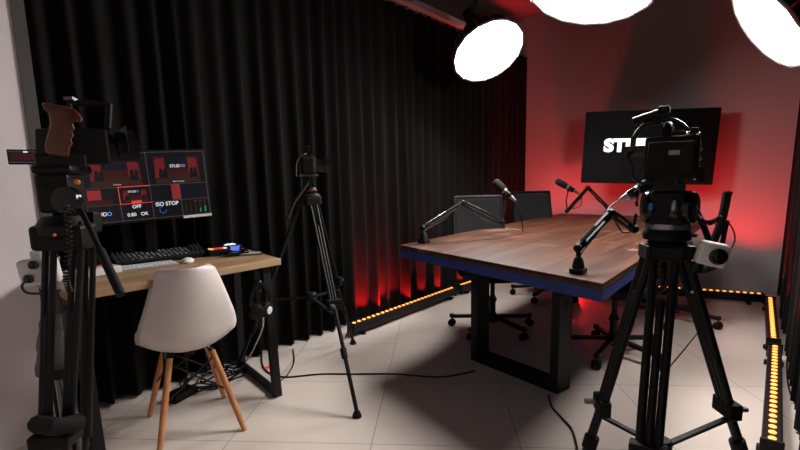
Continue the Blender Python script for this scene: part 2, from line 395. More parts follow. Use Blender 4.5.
# ------------------------------------------------------------------ desk
DH = .79
DT = thing('desk', 'oak-topped work desk with black metal frame legs against the black curtain', 'desk', (-2.4, 1.1, 0))
dc = [(-2.15, .57), (-2.15, 1.575), (-2.77, 1.72), (-2.77, .57)]
B().prism([(x, y, DH-.035) for x, y in dc], (0, 0, .035)).build('desktop', 'desk', DT, bev=.003)
def sled(y0, y1, nm='leg_frame'):
    a, b = V((-2.15, y0, 0)), V((-2.73, y1, 0)); g = B()
    g.bar(a+V((-.01, 0, 0)), a+V((-.05, 0, DH-.035)), .05, .03, (1, 0, 0)).bar(b, b+V((.02, 0, DH-.035)), .05, .03, (1, 0, 0))
    g.bar(a+V((0, 0, .02)), b+V((0, 0, .02)), .03, .04).bar(a+V((-.03, 0, DH-.055)), b+V((0, 0, DH-.055)), .03, .04)
    return g.build(nm, 'blackmetal', DT, bev=.003)
sled(1.50, 1.63); sled(.60, .62)

# monitor
zt = 2.62
c_tl, c_tr, c_br, c_bl = dp(83, 158, zt*.865), dp(206, 148.5, zt), dp(206, 212.5, zt), dp(84, 226, zt*.865)
mc = (c_tl+c_tr+c_br+c_bl)/4; MX = ((c_tr-c_tl)+(c_br-c_bl)); MX.z *= .55; MX.normalize(); MY = V((0, 0, 1)); MY = (MY-MX*MY.dot(MX)).normalized(); MZ = MX.cross(MY)
MW = ((c_tr-c_tl).length+(c_br-c_bl).length)/2; MH = ((c_tl-c_bl).length+(c_tr-c_br).length)/2
TM = thing('monitor', 'black widescreen monitor showing red multi-camera views on the desk', 'monitor', (mc.x, mc.y, DH))
fm = (MX, MY, MZ)
B().box(mc-MZ*.015, (MW+.02, MH+.024, .03), fm).build('housing', 'black', TM, bev=.004)
base = V((mc.x, mc.y, 0))-V((MZ.x, MZ.y, 0))*.13
B().bar(V((base.x, base.y, DH+.012)), mc-MZ*.05-MY*.02, .05, .02, MZ).box(V((base.x, base.y, DH+.007)), (.22, .12, .014), rz(math.atan2(MX.y, MX.x))).build('stand', 'black', TM, bev=.004)
def scr(u, v, d=.001): return mc+MX*MW*(u-.5)+MY*MH*(.5-v)+MZ*d
for i, (nm, c, s) in enumerate([('scr_black', (.004, .004, .008), .6), ('scr_red', (.13, .010, .012), .9), ('scr_dred', (.035, .004, .004), .9), ('scr_hot', (.25, .02, .022), .9), ('scr_line', (.2, .13, .13), .5), ('scr_table', (.028, .009, .006), 1),
        ('scr_navy', (.003, .003, .008), 1), ('scr_green', (.02, .3, .08), .8), ('scr_blue', (.05, .16, .6), .9), ('scr_tag', (.8, .06, .05), .9), ('scr_white', (.85, .85, .9), .9), ('scr_orange', (.8, .2, .05), .9)]):
    M[nm] = mat(nm, (.005, .005, .005), .25, emit=c, es=s)
SM = ['scr_black', 'scr_red', 'scr_dred', 'scr_hot', 'scr_line', 'scr_table', 'scr_navy', 'scr_green', 'scr_blue', 'scr_tag', 'scr_white', 'scr_orange']
g = B()
def pq(pts, k, d):
    g.cm = SM.index(k); g._add([scr(u, v, d) for u, v in pts], [(0, 1, 2, 3)[:len(pts)] if len(pts) < 5 else tuple(range(len(pts)))])
def rq(u0, v0, u1, v1, k, d=.0015): pq([(u0, v0), (u1, v0), (u1, v1), (u0, v1)], k, d)
rq(0, 0, 1, 1, 'scr_black', .001)
def studio(u0, v0, u1, v1):
    w = u1-u0; h = v1-v0; q = lambda a, b: (u0+a*w, v0+b*h)
    pq([q(.02, .1), q(.98, .1), q(.98, .95), q(.02, .95)], 'scr_dred', .0015)
    pq([q(.14, .2), q(.30, .15), q(.30, .75), q(.12, .8)], 'scr_red', .002); pq([q(.70, .15), q(.86, .2), q(.88, .8), q(.70, .75)], 'scr_red', .002)
    pq([q(.28, .7), q(.72, .7), q(.95, .97), q(.05, .97)], 'scr_table', .0025)
    pq([q(.3, .1), q(.7, .1), q(.7, .48), q(.3, .48)], 'scr_navy', .003)
    for a in (.2, .27, .73, .80): pq([q(a, .5), q(a+.05, .48), q(a+.06, .8), q(a-.02, .82)], 'scr_black', .0028)
    pq([q(0, 0), q(.12, 0), q(.12, 1), q(0, 1)], 'scr_black', .0032); pq([q(.9, 0), q(1, 0), q(1, 1), q(.9, 1)], 'scr_black', .0032)
studio(0.0, .02, .5, .49); studio(.5, .02, 1, .49); studio(.25, .52, .5, .73)
rq(.02, .52, .12, .73, 'scr_hot', .0015); rq(.0, .66, .2, .73, 'scr_dred', .0018)
rq(.68, .5, .75, .73, 'scr_hot', .0015); rq(.75, .5, 1, .72, 'scr_navy', .0015)
rq(.34, .705, .42, .745, 'scr_tag', .005)
for u in (0, .25, .5, .75, .996):
    rq(u, .49 if u in (.25, .75) else 0, u+.004, 1, 'scr_line', .004)
for v in (0.0, .49, .74, .99): rq(0, v, 1, v+.006, 'scr_line', .004)
rq(.25, .488, .5, .5, 'scr_tag', .0045); rq(.25, .74, .5, .75, 'scr_tag', .0045); rq(.25, .49, .256, .75, 'scr_tag', .0045)
for i in range(5):
    u = .78+i*.043; rq(u, .79, u+.012, .96, 'scr_table', .002)
    if i in (3,): rq(u, .9, u+.012, .96, 'scr_green', .003)
    if i in (4,): rq(u, .87, u+.012, .96, 'scr_green', .003)
    if i > 1: rq(u, .77, u+.02, .79, 'scr_red', .003)
n = 28
for k in range(22):
    a = 2*PI*k/n; b_ = 2*PI*(k+.7)/n; cc = (.585, .875); f = lambda t, r: (cc[0]+math.cos(t)*r*.031, cc[1]+math.sin(t)*r*.055)
    pq([f(a, 1), f(b_, 1), f(b_, .82), f(a, .82)], 'scr_blue', .003)
rq(.51, .98, .995, 1.0, 'scr_black', .002)
g.build('screen', SM, TM)
def stx(s, size, u, v, m='textw', bold=.0006, lx=1): return text(s, size, scr(u, v, .006), MX, MY, m, 'screen_text', TM, ext=.0001, bold=bold, lx=lx)
M['scrtxt'] = mat('screen_text', (.01, .01, .01), .3, emit=(1, 1, 1), es=.75)
M['scrtxt2'] = mat('screen_text_dim', (.01, .01, .01), .3, emit=(1, 1, 1), es=.35)
M['txtor'] = mat('screen_text_orange', (.01, .01, .01), .3, emit=(1, .25, .05), es=.8)
M['txtbl'] = mat('screen_text_blue', (.01, .01, .01), .3, emit=(.1, .3, 1), es=.9)
stx('STUD', .021, .735, .22, 'scrtxt', .0002); stx('I', .021, .79, .22, 'txtor', .0002); stx('O', .021, .81, .22, 'txtbl', .0003)
stx('STUD', .014, .355, .57, 'scrtxt', .0001); stx('IO', .014, .395, .57, 'txtbl', .0001)
stx('STUD', .026, .085, .87, 'scrtxt', .0003); stx('I', .026, .135, .87, 'txtor', .0003); stx('O', .026, .158, .87, 'txtbl', .0006)
stx('OFF', .024, .375, .795, 'scrtxt', .0004); stx('0.80   OK', .024, .375, .91, 'scrtxt', .0002)
stx('ISO STOP', .027, .625, .79, 'scrtxt', .0004)
stx('Camera', .011, .25, .455, 'scrtxt2', .0002); stx('Main Output', .011, .75, .455, 'scrtxt2', .0002)
B().box(scr(.88, 1.02, .004), (.15, .014, .002), fm).build('sticker', 'offwhite', TM)

# things on the desk
def desk_frame(p, q):
    p, q = at(*p, DH), at(*q, DH); return frame((q-p).cross(V((0, 0, -1))))
def keyboard(p, q, depth, h, label, cm, keym, rows, cols, name='keyboard', gap=.003, tilt=0):
    p, q = V((*p, DH)), V((*q, DH)); x = (q-p); w = x.length; x.normalize(); z = V((0, 0, 1)); y = z.cross(x)
    y = (y+z*tilt).normalized(); z = x.cross(y)
    c = (p+q)/2+y*depth/2; T = thing(name, label, 'keyboard', (c.x, c.y, DH)); fr = (x, y, z)
    B().box(c+z*h/2, (w, depth, h), fr).build('case', cm, T, bev=.003)
    g = B(); kw = (w-.02)/cols; kd = (depth-.02)/rows
    for r_ in range(rows):
        for c_ in range(cols):
            if r_ == 0 and 4 <= c_ <= 8 and c_ != 4: continue
            wd = kw-gap if not (r_ == 0 and c_ == 4) else kw*5-gap
            cc = c+x*(-w/2+.01+kw*(c_+(.5 if not (r_ == 0 and c_ == 4) else 2.5)))+y*(-depth/2+.01+kd*(r_+.5))+z*(h+.003)
            g.box(cc, (wd, kd-gap, .007), fr, .85)
    g.build('keys', keym, T); return T, c, fr, w
keyboard((-2.49, .87), (-2.45, 1.15), .11, .010, 'slim white keyboard at the front edge of the desk', 'kbbase', 'offwhite', 5, 15)
T, c, fr, w = keyboard((-2.615, .90), (-2.59, 1.38), .125, .024, 'large black video editing keyboard behind the white keyboard', 'black', 'keycap', 5, 20, 'control_keyboard', tilt=.28)
for i in range(3):
    for s_ in (-1, 1): B().bar(c+fr[0]*(s_*w*.42+i*.022-.02)+fr[2]*.036-fr[1]*.02, c+fr[0]*(s_*w*.42+i*.022-.02)+fr[2]*.045+fr[1]*.04, .007, .005).build('fader', 'silver', T)
for r_ in range(5):
    g = B()
    for c_ in range(3, 17):
        if (c_*7+r_*3) % 4: g.box(c+fr[0]*(-w/2+.01+(w-.02)/20*(c_+.5))+fr[1]*(-.0525+.021*(r_+.5))+fr[2]*.0318, (.008, .007, .0006), fr)
    g.build('key_lettering', 'legend', T)['kind'] = 'stuff'
mp_ = V((-2.49, 1.215, DH)); T = thing('computer_mouse', 'small white mouse beside the white keyboard', 'mouse', mp_)
B().ball(mp_+V((0, 0, .008)), (.032, .05, .018), rz(R(55))).build('body', 'white', T, smooth=True)
# chunky silver control device behind the left tripod
p = V((-2.44, .80, DH)); T = thing('control_box', 'pale grey control box with red buttons at the desk end by the white wall', 'control panel', (p.x, p.y, DH))
fd = frame(V((-1, -.15, 0)))
B().box(p+V((-.06, -.03, .02)), (.20, .11, .035), fd).build('case', 'offwhite', T, bev=.005)
for i in range(4): B().box(p+V((-.06, -.03, .04))+fd[0]*(-.07+i*.035)+fd[1]*.02, (.02, .02, .006), fd).build('button', 'bulbred', T)
# video switcher
def switcher(X, Y, wx, wy, label, cols, body='black', seed=1, name='video_switcher'):
    p = V((X, Y, DH)); T = thing(name, label, 'video switcher', (p.x, p.y, DH)); fr = frame(V((-1, .12, 0)))
    B().box(p+V((0, 0, .019)), (wx, wy, .036), fr).build('case', body, T, bev=.004)
    rnd = random.Random(seed)
    for r_ in range(2):
        for i in range(int(wx/.026)-1):
            cc = cols[rnd.randrange(len(cols))]
            B().box(p+V((0, 0, .039))+fr[0]*(-wx/2+.026*(i+1))+fr[1]*(-wy/4+r_*.03), (.017, .015, .006), fr).build('button', cc, T)
    return T, p, fr
M['b_red'] = mat('red_lit_button', (.5, .02, .02), .4, emit=(1, .05, .03), es=.7)
M['b_amb'] = mat('amber_lit_button', (.6, .3, .02), .4, emit=(1, .5, .12), es=1.2)
M['b_wht'] = mat('white_lit_button', (.6, .6, .6), .4, emit=(.8, .9, 1), es=1.0)
M['b_pur'] = mat('violet_lit_button', (.2, .1, .5), .4, emit=(.3, .2, .9), es=.5)
M['lcd'] = mat('blue_lit_display', (.05, .08, .3), .3, emit=(.15, .25, .9), es=.8)
switcher(-2.60, 1.485, .20, .12, 'black video switcher with small red and amber lit buttons on the desk', ['b_red', 'b_amb', 'b_red', 'black', 'b_pur', 'b_wht', 'black'], seed=4)
switcher(-2.71, 1.60, .12, .09, 'small black device with white lit buttons at the back of the desk', ['b_wht', 'black', 'b_wht'], seed=2, name='audio_interface')
p = V((-2.47, 1.50, DH)); T = thing('handheld_controller', 'black handheld controller with a glowing blue display near the desk corner', 'controller', (p.x, p.y, DH)); fr = frame(V((-1, .3, 0)))
B().box(p+V((0, 0, .012)), (.12, .08, .022), fr).ball(p+V((0, 0, .02))+fr[0]*-.04, (.03, .035, .018), fr).ball(p+V((0, 0, .02))+fr[0]*.04, (.03, .035, .018), fr).build('case', 'gloss', T, bev=.005)
B().box(p+V((-.015, 0, .042)), (.05, .008, .03), (fr[0], V((fr[1].x, fr[1].y, -.5)).normalized(), V((.4, 0, .9)).normalized())).build('display', 'lcd', T)
p = V((-2.42, 1.56, DH)); T = thing('phone', 'flat grey phone lying at the desk corner nearest the slim tripod', 'phone', (p.x, p.y, DH)); fr = frame(V((-1, .6, 0)))
B().box(p+V((0, 0, .006)), (.13, .07, .011), fr).build('body', 'greymetal', T, bev=.003)
B().box(p+V((0, 0, .0122)), (.11, .06, .001), fr).build('screen', 'offwhite', T)

# headphones hanging at the desk end
hp = onX(266, 300, -2.13); hp = V((-2.17, hp.y, 0)); hz = lambda y: onX(266, y, -2.17).z
T = thing('headphones', 'black headphones hanging under the desk end nearest the slim tripod', 'headphones', (hp.x, hp.y, hz(262)))
cz = hz(308); cc = V((-2.18, onX(262, 305, -2.18).y-.01, cz))
pts = [cc+V((0, -.05, 0)), cc+V((0, -.055, .08)), cc+V((0, 0, .15)), cc+V((0, .055, .08)), cc+V((0, .05, 0))]
B().tube(pts, .012, 10, smooth=8).build('headband', 'gloss', T, smooth=True)
for s in (-1, 1):
    o_ = cc+V((0, s*.03, -.01)); ax = V((.85, s*.25, -.1))
    B().lathe(o_, ax, [(.03, -.03), (.045, -.02), (.047, 0), (.042, .02), (.03, .028)], 24).build('ear_cup', 'black', T, smooth=True)
B().lathe(cc+V((.03, .035, -.012)), V((.85, .25, -.1)), [(.022, -.004), (.022, .002), (.02, .004)], 24).build('badge', 'offwhite', T)
B().tube([cc+V((.01, 0, .14)), cc+V((0, 0, .2)), V((-2.18, cc.y, DH-.035))], .004, 8).build('hook', 'blackmetal', T)
# white cable to floor
P0 = cc+V((.02, .0, -.05))
o = B().tube([P0, at(262, 330, .30), at(252, 352, .12), at(244, 364, .012), at(238, 367, .008)], .0045, 8, smooth=8).build('white_cable', 'wcable', smooth=True)
tag(o, 'thin white cable dropping from the headphones to the floor', 'cable')
# black clutter of adapters and cable coils under the desk
T = thing('cable_coil', 'heap of coiled black cable on the floor under the desk', 'cable', (-2.62, 1.45, 0))
for i in range(7):
    a0 = random.random()*6; r_ = random.uniform(.07, .15); c = V((-2.62+random.uniform(-.04, .04), 1.42+random.uniform(-.1, .1), .012+i*.008))
    pts = [c+V((math.cos(a0+t*PI/6)*r_, math.sin(a0+t*PI/6)*r_*1.3, .01*math.sin(t*2+i))) for t in range(12)]
    B().tube(pts, .0055, 7, closed=True).build('loop', 'gloss', T, smooth=True)
T = thing('power_adapter', 'black power adapter lying on the floor under the desk', 'power adapter', (-2.60, 1.16, 0))
B().box((-2.60, 1.16, .022), (.10, .17, .042), rz(.3)).build('brick', 'black', T, bev=.008)
B().tube([(-2.61, 1.25, .02), (-2.62, 1.28, .01), (-2.60, 1.31, .008)], .004, 7, smooth=6).build('lead', 'cable', T)
# red cross of tape on the floor
p = at(268, 367.5); g = B()
for a in (R(35), R(125)): g.box(p+V((0, 0, .0012 if a < 1 else .0016)), (.085, .018, .0012), rz(a))
tag(g.build('tape_mark', 'redtape'), 'small red cross of tape on the floor beside the desk leg', 'tape mark')

# ------------------------------------------------------------------ white shell chair
def shell_chair():
    loc = V((-2.262, 1.065, 0)); rot = R(180-18)
    T = thing('shell_chair', 'white plastic shell chair with wooden dowel legs at the desk', 'chair', loc, None, rot)
    S = .955
    prof = [(.235, .455, .16), (.225, .450, .205), (.16, .437, .235), (.08, .425, .24), (0, .42, .24), (-.08, .425, .24), (-.145, .452, .238), (-.18, .51, .228), (-.197, .58, .216), (-.21, .66, .198), (-.222, .74, .176), (-.232, .81, .156), (-.238, .855, .138), (-.240, .874, .105)]
    nv = 16
    def fn(u, v):
        t = v*(len(prof)-1); i = min(int(t), len(prof)-2); f = t-i
        a = [prof[i][k]*(1-f)+prof[i+1][k]*f for k in range(3)]
        s = 2*u-1; w = a[2]*.97; back = min(1, max(0, (v-.45)*2.4)); seat = 1-back
        lift = (abs(s)**2.2)*(.055*seat + .05*math.exp(-((v-.5)/.14)**2))
        wrap = (abs(s)**2.0)*(.075*back)+ (abs(s)**2)*.04*math.exp(-((v-.5)/.18)**2)
        return V((a[0]+wrap, s*w, a[1]+lift))*S
    B().grid(fn, 20, 40).build('shell', 'shell', T, smooth=True, ang=180, solid=.007, local=True)
    feet = [(.20, .19), (.20, -.19), (-.235, .19), (-.235, -.19)]; tops = [(.10, .095), (.10, -.095), (-.10, .095), (-.10, -.095)]
    for (a, b), (c, d) in zip(feet, tops):
        B().tube([V((a, b, 0)), V(((a+c)/2, (b+d)/2, .20)), V((c, d, .395))], [.0125, .016, .0135], 14).build('leg', 'leg', T, smooth=True, local=True)
    g = B()
    def lp(i, z):
        a, b = feet[i]; c, d = tops[i]; t = z/.395; return V((a*(1-t)+c*t, b*(1-t)+d*t, z))
    for i, j in ((0, 1), (1, 3), (3, 2), (2, 0)): g.tube([lp(i, .37), lp(j, .20)], .0045, 8).tube([lp(j, .37), lp(i, .20)], .0045, 8)
    for i in range(4): g.tube([lp(i, .39), V((tops[i][0]*.9, tops[i][1]*.9, .405))], .012, 8)
    g.box((0, 0, .400), (.20, .03, .012)).box((0, 0, .400), (.03, .2, .012))
    g.build('wire_brace', 'blackmetal', T, local=True)
shell_chair()

# ------------------------------------------------------------------ meeting table
TH = .79
tf = [at(603, 283.5, TH), at(400, 245, TH), V((-2.06, 5.5, TH)), V((-.60, 5.42, TH))]
TT = thing('meeting_table', 'large meeting table with worn walnut plank top and blue edge', 'table', (-1.25, 3.8, 0))
def poly(z, off=0): return [V((p.x, p.y, z)) for p in tf]
B().prism(poly(TH-.018), (0, 0, .018)).build('tabletop', 'table', TT, bev=.002)
B().prism(poly(TH-.030), (0, 0, .012)).build('wood_edge', 'tableedge', TT)
B().prism([p+(V((-1.25, 3.8, TH))-p)*.002 for p in poly(TH-.078)], (0, 0, .048)).build('blue_band', 'blue', TT, bev=.002)
def tleg(a, b):
    a, b = V(a), V(b); g = B(); d = (b-a).normalized()
    for p_ in (a, b): g.box(p_+V((0, 0, (TH-.078)/2)), (.055, .12, TH-.078), frame(V((0, 0, 1)).cross(d)))
    g.bar(a+V((0, 0, .025)), b+V((0, 0, .025)), .05, .12, (0, 0, 1)) if False else g.box((a+b)/2+V((0, 0, .025)), ((b-a).length, .12, .05), frame(V((0, 0, 1)).cross(d)))
    g.box((a+b)/2+V((0, 0, TH-.10)), ((b-a).length, .10, .04), frame(V((0, 0, 1)).cross(d)))
    g.build('leg_frame', 'blackmetal', TT, bev=.003)
tleg(at(476, 361)+V((0, .05, 0)), at(556, 393)+V((0, .05, 0)))
tleg((-1.75, 5.0, 0), (-.95, 4.95, 0))

# ------------------------------------------------------------------ TV
c_tl, c_tr, c_br, c_bl = dp(583.5, 111, 5.12), dp(718, 111, 4.66), dp(715.5, 186.5, 4.66), dp(583.5, 180.5, 5.12)
tc_ = (c_tl+c_tr+c_br+c_bl)/4; TX = ((c_tr-c_tl)+(c_br-c_bl)); TX.z *= .5; TX.normalize(); TY = V((0, 0, 1)); TY = (TY-TX*TY.dot(TX)).normalized(); TZ = TX.cross(TY)
TW = ((c_tr-c_tl).length+(c_br-c_bl).length)/2; THh = ((c_tl-c_bl).length+(c_tr-c_br).length)/2; ft = (TX, TY, TZ)
T = thing('television', 'wall-mounted flat television with white lettering on a black screen', 'television', tc_)
B().box(tc_-TZ*.02, (TW, THh, .035), ft).build('housing', 'black', T, bev=.004)
B().box(tc_+TZ*.0005-TY*-.004, (TW-.02, THh-.028, .006), ft).build('screen', 'tvscreen', T)
wp = V((tc_.x-.1, YB-.03, tc_.z))
B().box(wp+V((0, .01, 0)), (.3, .04, .3)).bar(wp, tc_-TZ*.04, .05, .05).box(tc_-TZ*.045, (.4, .25, .02), ft).build('wall_bracket', 'blackmetal', T)
tl = tc_+TX*(-TW*.5+TW*(606-583.5)/134)+TY*(THh*.02)+TZ*.006
text('STUDIO', .175, tl, TX, TY, 'textw', 'screen_text', T, ext=.0005, bold=.010, align='LEFT', lx=1.12)

# ------------------------------------------------------------------ office chairs
def office_chair(loc, rotz, label):
    T = thing('office_chair', label, 'chair', loc, 'black office chairs around the meeting table', rotz); K = dict(local=True)
    g = B().lathe((0, 0, .07), (0, 0, 1), [(.045, 0), (.05, .03), (.035, .06), (.03, .08)], 20)
    for k in range(5):
        a = 2*PI*k/5+.3; d = V((math.cos(a), math.sin(a), 0)); g.bar(V((0, 0, .115))+d*.02, V((0, 0, .085))+d*.335, .035, .026)
        g.lathe(V((0, 0, .075))+d*.335, (0, 0, 1), [(.02, 0), (.02, .03)], 12)
    g.build('star_base', 'blackmetal', T, bev=.003, **K)
    for k in range(5):
        a = 2*PI*k/5+.3; d = V((math.cos(a), math.sin(a), 0)); s = V((-d.y, d.x, 0)); c = V((0, 0, .03))+d*.335
        g = B()
        for t in (-1, 1): g.lathe(c+s*t*.008, s*t, [(.03, 0), (.03, .014), (.022, .02)], 16)
        g.tube([c+V((0, 0, .01)), c+V((0, 0, .05))], .006, 8); g.build('caster', 'black', T, smooth=True, **K)
    B().lathe((0, 0, .14), (0, 0, 1), [(.026, 0), (.026, .14), (.018, .141), (.018, .29)], 16).lathe((0, 0, .24), (0, 0, 1), [(.03, 0), (.036, .012), (.03, .024)], 16).build('gas_lift', 'blackmetal', T, smooth=True, **K)
    B().box((0, 0, .43), (.2, .17, .04)).tube([(0, .05, .43), (.02, .24, .42)], .006, 8).build('tilt_mechanism', 'black', T, bev=.004, **K)
    def seat(u, v):
        s = 2*u-1; t = 2*v-1; e = max(0, abs(s)-.7)/.3
        return V((t*.245+.02, s*.25*(1-.06*t*t), .50-.012*math.cos(s*2)-.03*max(0, t-.5)*2-.02*e*e))
    B().grid(seat, 14, 14).build('seat', 'charcoal', T, smooth=True, solid=.05, bev=.012, **K)
    def back(u, v):
        s = 2*u-1; h = v; w = .235*(1-.10*h)
        return V((-.235-.09*h-.02*math.sin(h*PI)+.04*s*s, s*w, .60+.46*h))
    B().grid(back, 12, 14).build('backrest', 'mesh', T, smooth=True, solid=.014, **K)
    rim = [back(u/10, 0) for u in range(11)]+[back(1, v/10) for v in range(1, 11)]+[back(1-u/10, 1) for u in range(1, 11)]+[back(0, 1-v/10) for v in range(1, 10)]
    B().tube(rim, .013, 8, closed=True).build('back_frame', 'black', T, smooth=True, **K)
    B().tube([(-.02, 0, .43), (-.2, 0, .44), (-.29, 0, .52), (-.30, 0, .68), (-.315, 0, .85)], .018, 10, smooth=6).build('back_support', 'black', T, smooth=True, **K)
    for s in (-1, 1):
        a = B().tube([(.0, s*.2, .46), (-.02, s*.275, .48), (-.03, s*.29, .56), (-.02, s*.285, .68)], .014, 10, smooth=5).build('armrest', 'black', T, smooth=True, **K)
        B().box((.0, s*.285, .69), (.23, .07, .025)).build('arm_pad', 'black2', a, bev=.008, **K)
    return T
c0 = office_chair(V((-1.76, 3.30, 0)), R(-35), 'black office chair on the curtain side of the table, nearest the clamp-on arm')
ch2 = dup(c0, V((-1.84, 4.60, 0)), R(-32), 'black office chair on the curtain side of the table, beside the back wall')
ch3 = dup(c0, V((-.84, 3.30, 0)), R(180), 'black office chair pulled up to the table behind the heavy twin-tube tripod')
ch4 = dup(c0, V((-.66, 4.42, 0)), R(184), 'black office chair nearest the back wall, mostly hidden by the heavy tripod')

# ------------------------------------------------------------------ boom arms and microphones
def boom(base, p1, p2, p3, label, pt):
    base, p1, p2, p3 = map(V, (base, p1, p2, p3)); T = thing('microphone_stand', label, 'microphone arm', (base.x, base.y, TH), 'microphone arms clamped to the table')
    b = V((base.x, base.y, TH))
    B().box(b+V((0, 0, .012)), (.06, .06, .022)).lathe(b+V((0, 0, .022)), (0, 0, 1), [(.028, 0), (.022, .03), (.014, .05)], 16).build('clamp', 'blackmetal', T, bev=.003)
    B().tube([b+V((0, 0, .06)), p1], .010, 10).ball(p1, .02).build('riser', 'black', T, smooth=True)
    for a, c, nm in ((p1, p2, 'lower_arm'), (p2, p3, 'upper_arm')):
        d = (c-a).normalized(); s = d.cross(V((0, 0, 1))).normalized(); n_ = s.cross(d); g = B()
        g.bar(a+n_*.011, c+n_*.011, .018, .011, n_).bar(a-n_*.011, c-n_*.011, .018, .011, n_)
        g.box(a.lerp(c, .12), (.02, .04, .032), frame(d)).box(a.lerp(c, .9), (.02, .04, .032), frame(d))
        o = g.build(nm, 'blackmetal', T, bev=.002)
        B().tube([a+n_*.016+d*.03, a.lerp(c, .55)+n_*.016], .0045, 8).build('spring', 'chrome', o)
    for q in (p2, p3): B().lathe(q-V((rt.x, rt.y, 0)).cross(V((0, 0, 1)))*.02, V((rt.x, rt.y, 0)).cross(V((0, 0, 1))), [(.018, 0), (.02, .01), (.02, .03), (.014, .04)], 16).build('joint', 'black', T, smooth=True)
    B().tube([p3, p3+V((0, 0, .03)), pt], .007, 8).build('tip_post', 'black', T)
    B().tube([b+V((0, 0, .03)), b.lerp(p1, .8)+V((.02, -.02, 0)), p1.lerp(p2, .5)-V((0, 0, .03)), p2-V((0, 0, .02)), p2.lerp(p3, .5)-V((0, 0, .05)), p3-V((0, 0, .01))], .0035, 7, smooth=6).build('cable', 'cable', T)
    return T
def mic(head, tail, tip, label, loop):
    head, tail, tip = map(V, (head, tail, tip)); d = (head-tail).normalized(); L = (head-tail).length
    T = thing('microphone', label, 'microphone', (head+tail)/2, 'broadcast microphones on arms over the table')
    B().lathe(tail+d*L*.52, d, [(.024, 0), (.031, .01), (.032, L*.36), (.026, L*.46), (.012, L*.48)], 20).build('foam_windscreen', 'black2', T, smooth=True)
    B().lathe(tail+d*L*.2, d, [(.020, 0), (.024, .01), (.024, L*.33)], 20).build('body', 'gloss', T, smooth=True)
    B().lathe(tail+d*L*.46, d, [(.0255, 0), (.0255, .016)], 20).build('ring', 'silver', T, smooth=True)
    B().lathe(tail, d, [(.009, -.01), (.012, 0), (.018, L*.2)], 16).build('tail_cap', 'silver', T, smooth=True)
    c = tail+d*L*.42; s = d.cross(V((0, 0, 1))).normalized(); n_ = (tip-c).normalized()
    B().tube([c+s*.03, c+s*.032+n_*.025, c+n_*.045, c-s*.032+n_*.025, c-s*.03], .005, 8, smooth=6).tube([c+n_*.045, tip], .007, 8).lathe(c-s*.036, s, [(.01, 0), (.01, .072)], 12).build('yoke', 'black', T, smooth=True)
    B().tube([tail-d*.005]+[V(q) for q in loop], .004, 8, smooth=8).build('cable', 'cable', T, smooth=True)
    return T
b1 = at(424, 243, TH); z1 = (b1-EYE).dot(fw)
boom(b1, dp(423, 228, z1), dp(463, 203, z1+.15), dp(502, 222, z1+.25), 'microphone arm reaching from the table corner nearest the slim tripod', dp(505, 207, z1+.25))
mic(dp(494, 181, z1+.25), dp(514.5, 200, z1+.25), dp(503.5, 207, z1+.25), 'black microphone with silver tail in front of the office chair backs', [dp(519, 208, z1+.27), dp(522, 222, z1+.35), at(523, 231, TH+.006)])
b2 = at(607, 216.5, TH); z2 = (b2-EYE).dot(fw)
boom(b2, dp(606, 206, z2), dp(588, 187.5, z2-.1), dp(567, 211, z2-.25), 'microphone arm bent like a roof at the far end of the table', dp(566, 201, z2-.25))
mic(dp(556, 180.5, z2-.25), dp(578, 193, z2-.25), dp(566, 201, z2-.25), 'black microphone at the far end of the table in front of the red-lit wall', [dp(582, 199, z2-.25), dp(580, 206, z2-.22), dp(573, 209, z2-.25)])
b3 = at(578, 273, TH); z3 = (b3-EYE).dot(fw)
boom(b3, dp(578, 248, z3), dp(611, 213, z3+.05), dp(634, 229, z3+.15), 'microphone arm on the table corner nearest the heavy tripod, bent steeply', dp(636, 214, z3+.15))
mic(dp(654, 182, z3+.1), dp(622, 199, z3+.15), dp(637, 206, z3+.15), 'black microphone with silver collar partly behind the large camera rig', [dp(613, 204, z3+.12), dp(608, 211, z3+.08), dp(611, 216, z3+.05)])
b4 = at(690, 232, TH); z4 = (b4-EYE).dot(fw)
b4 = V((-.68, 3.9, TH))

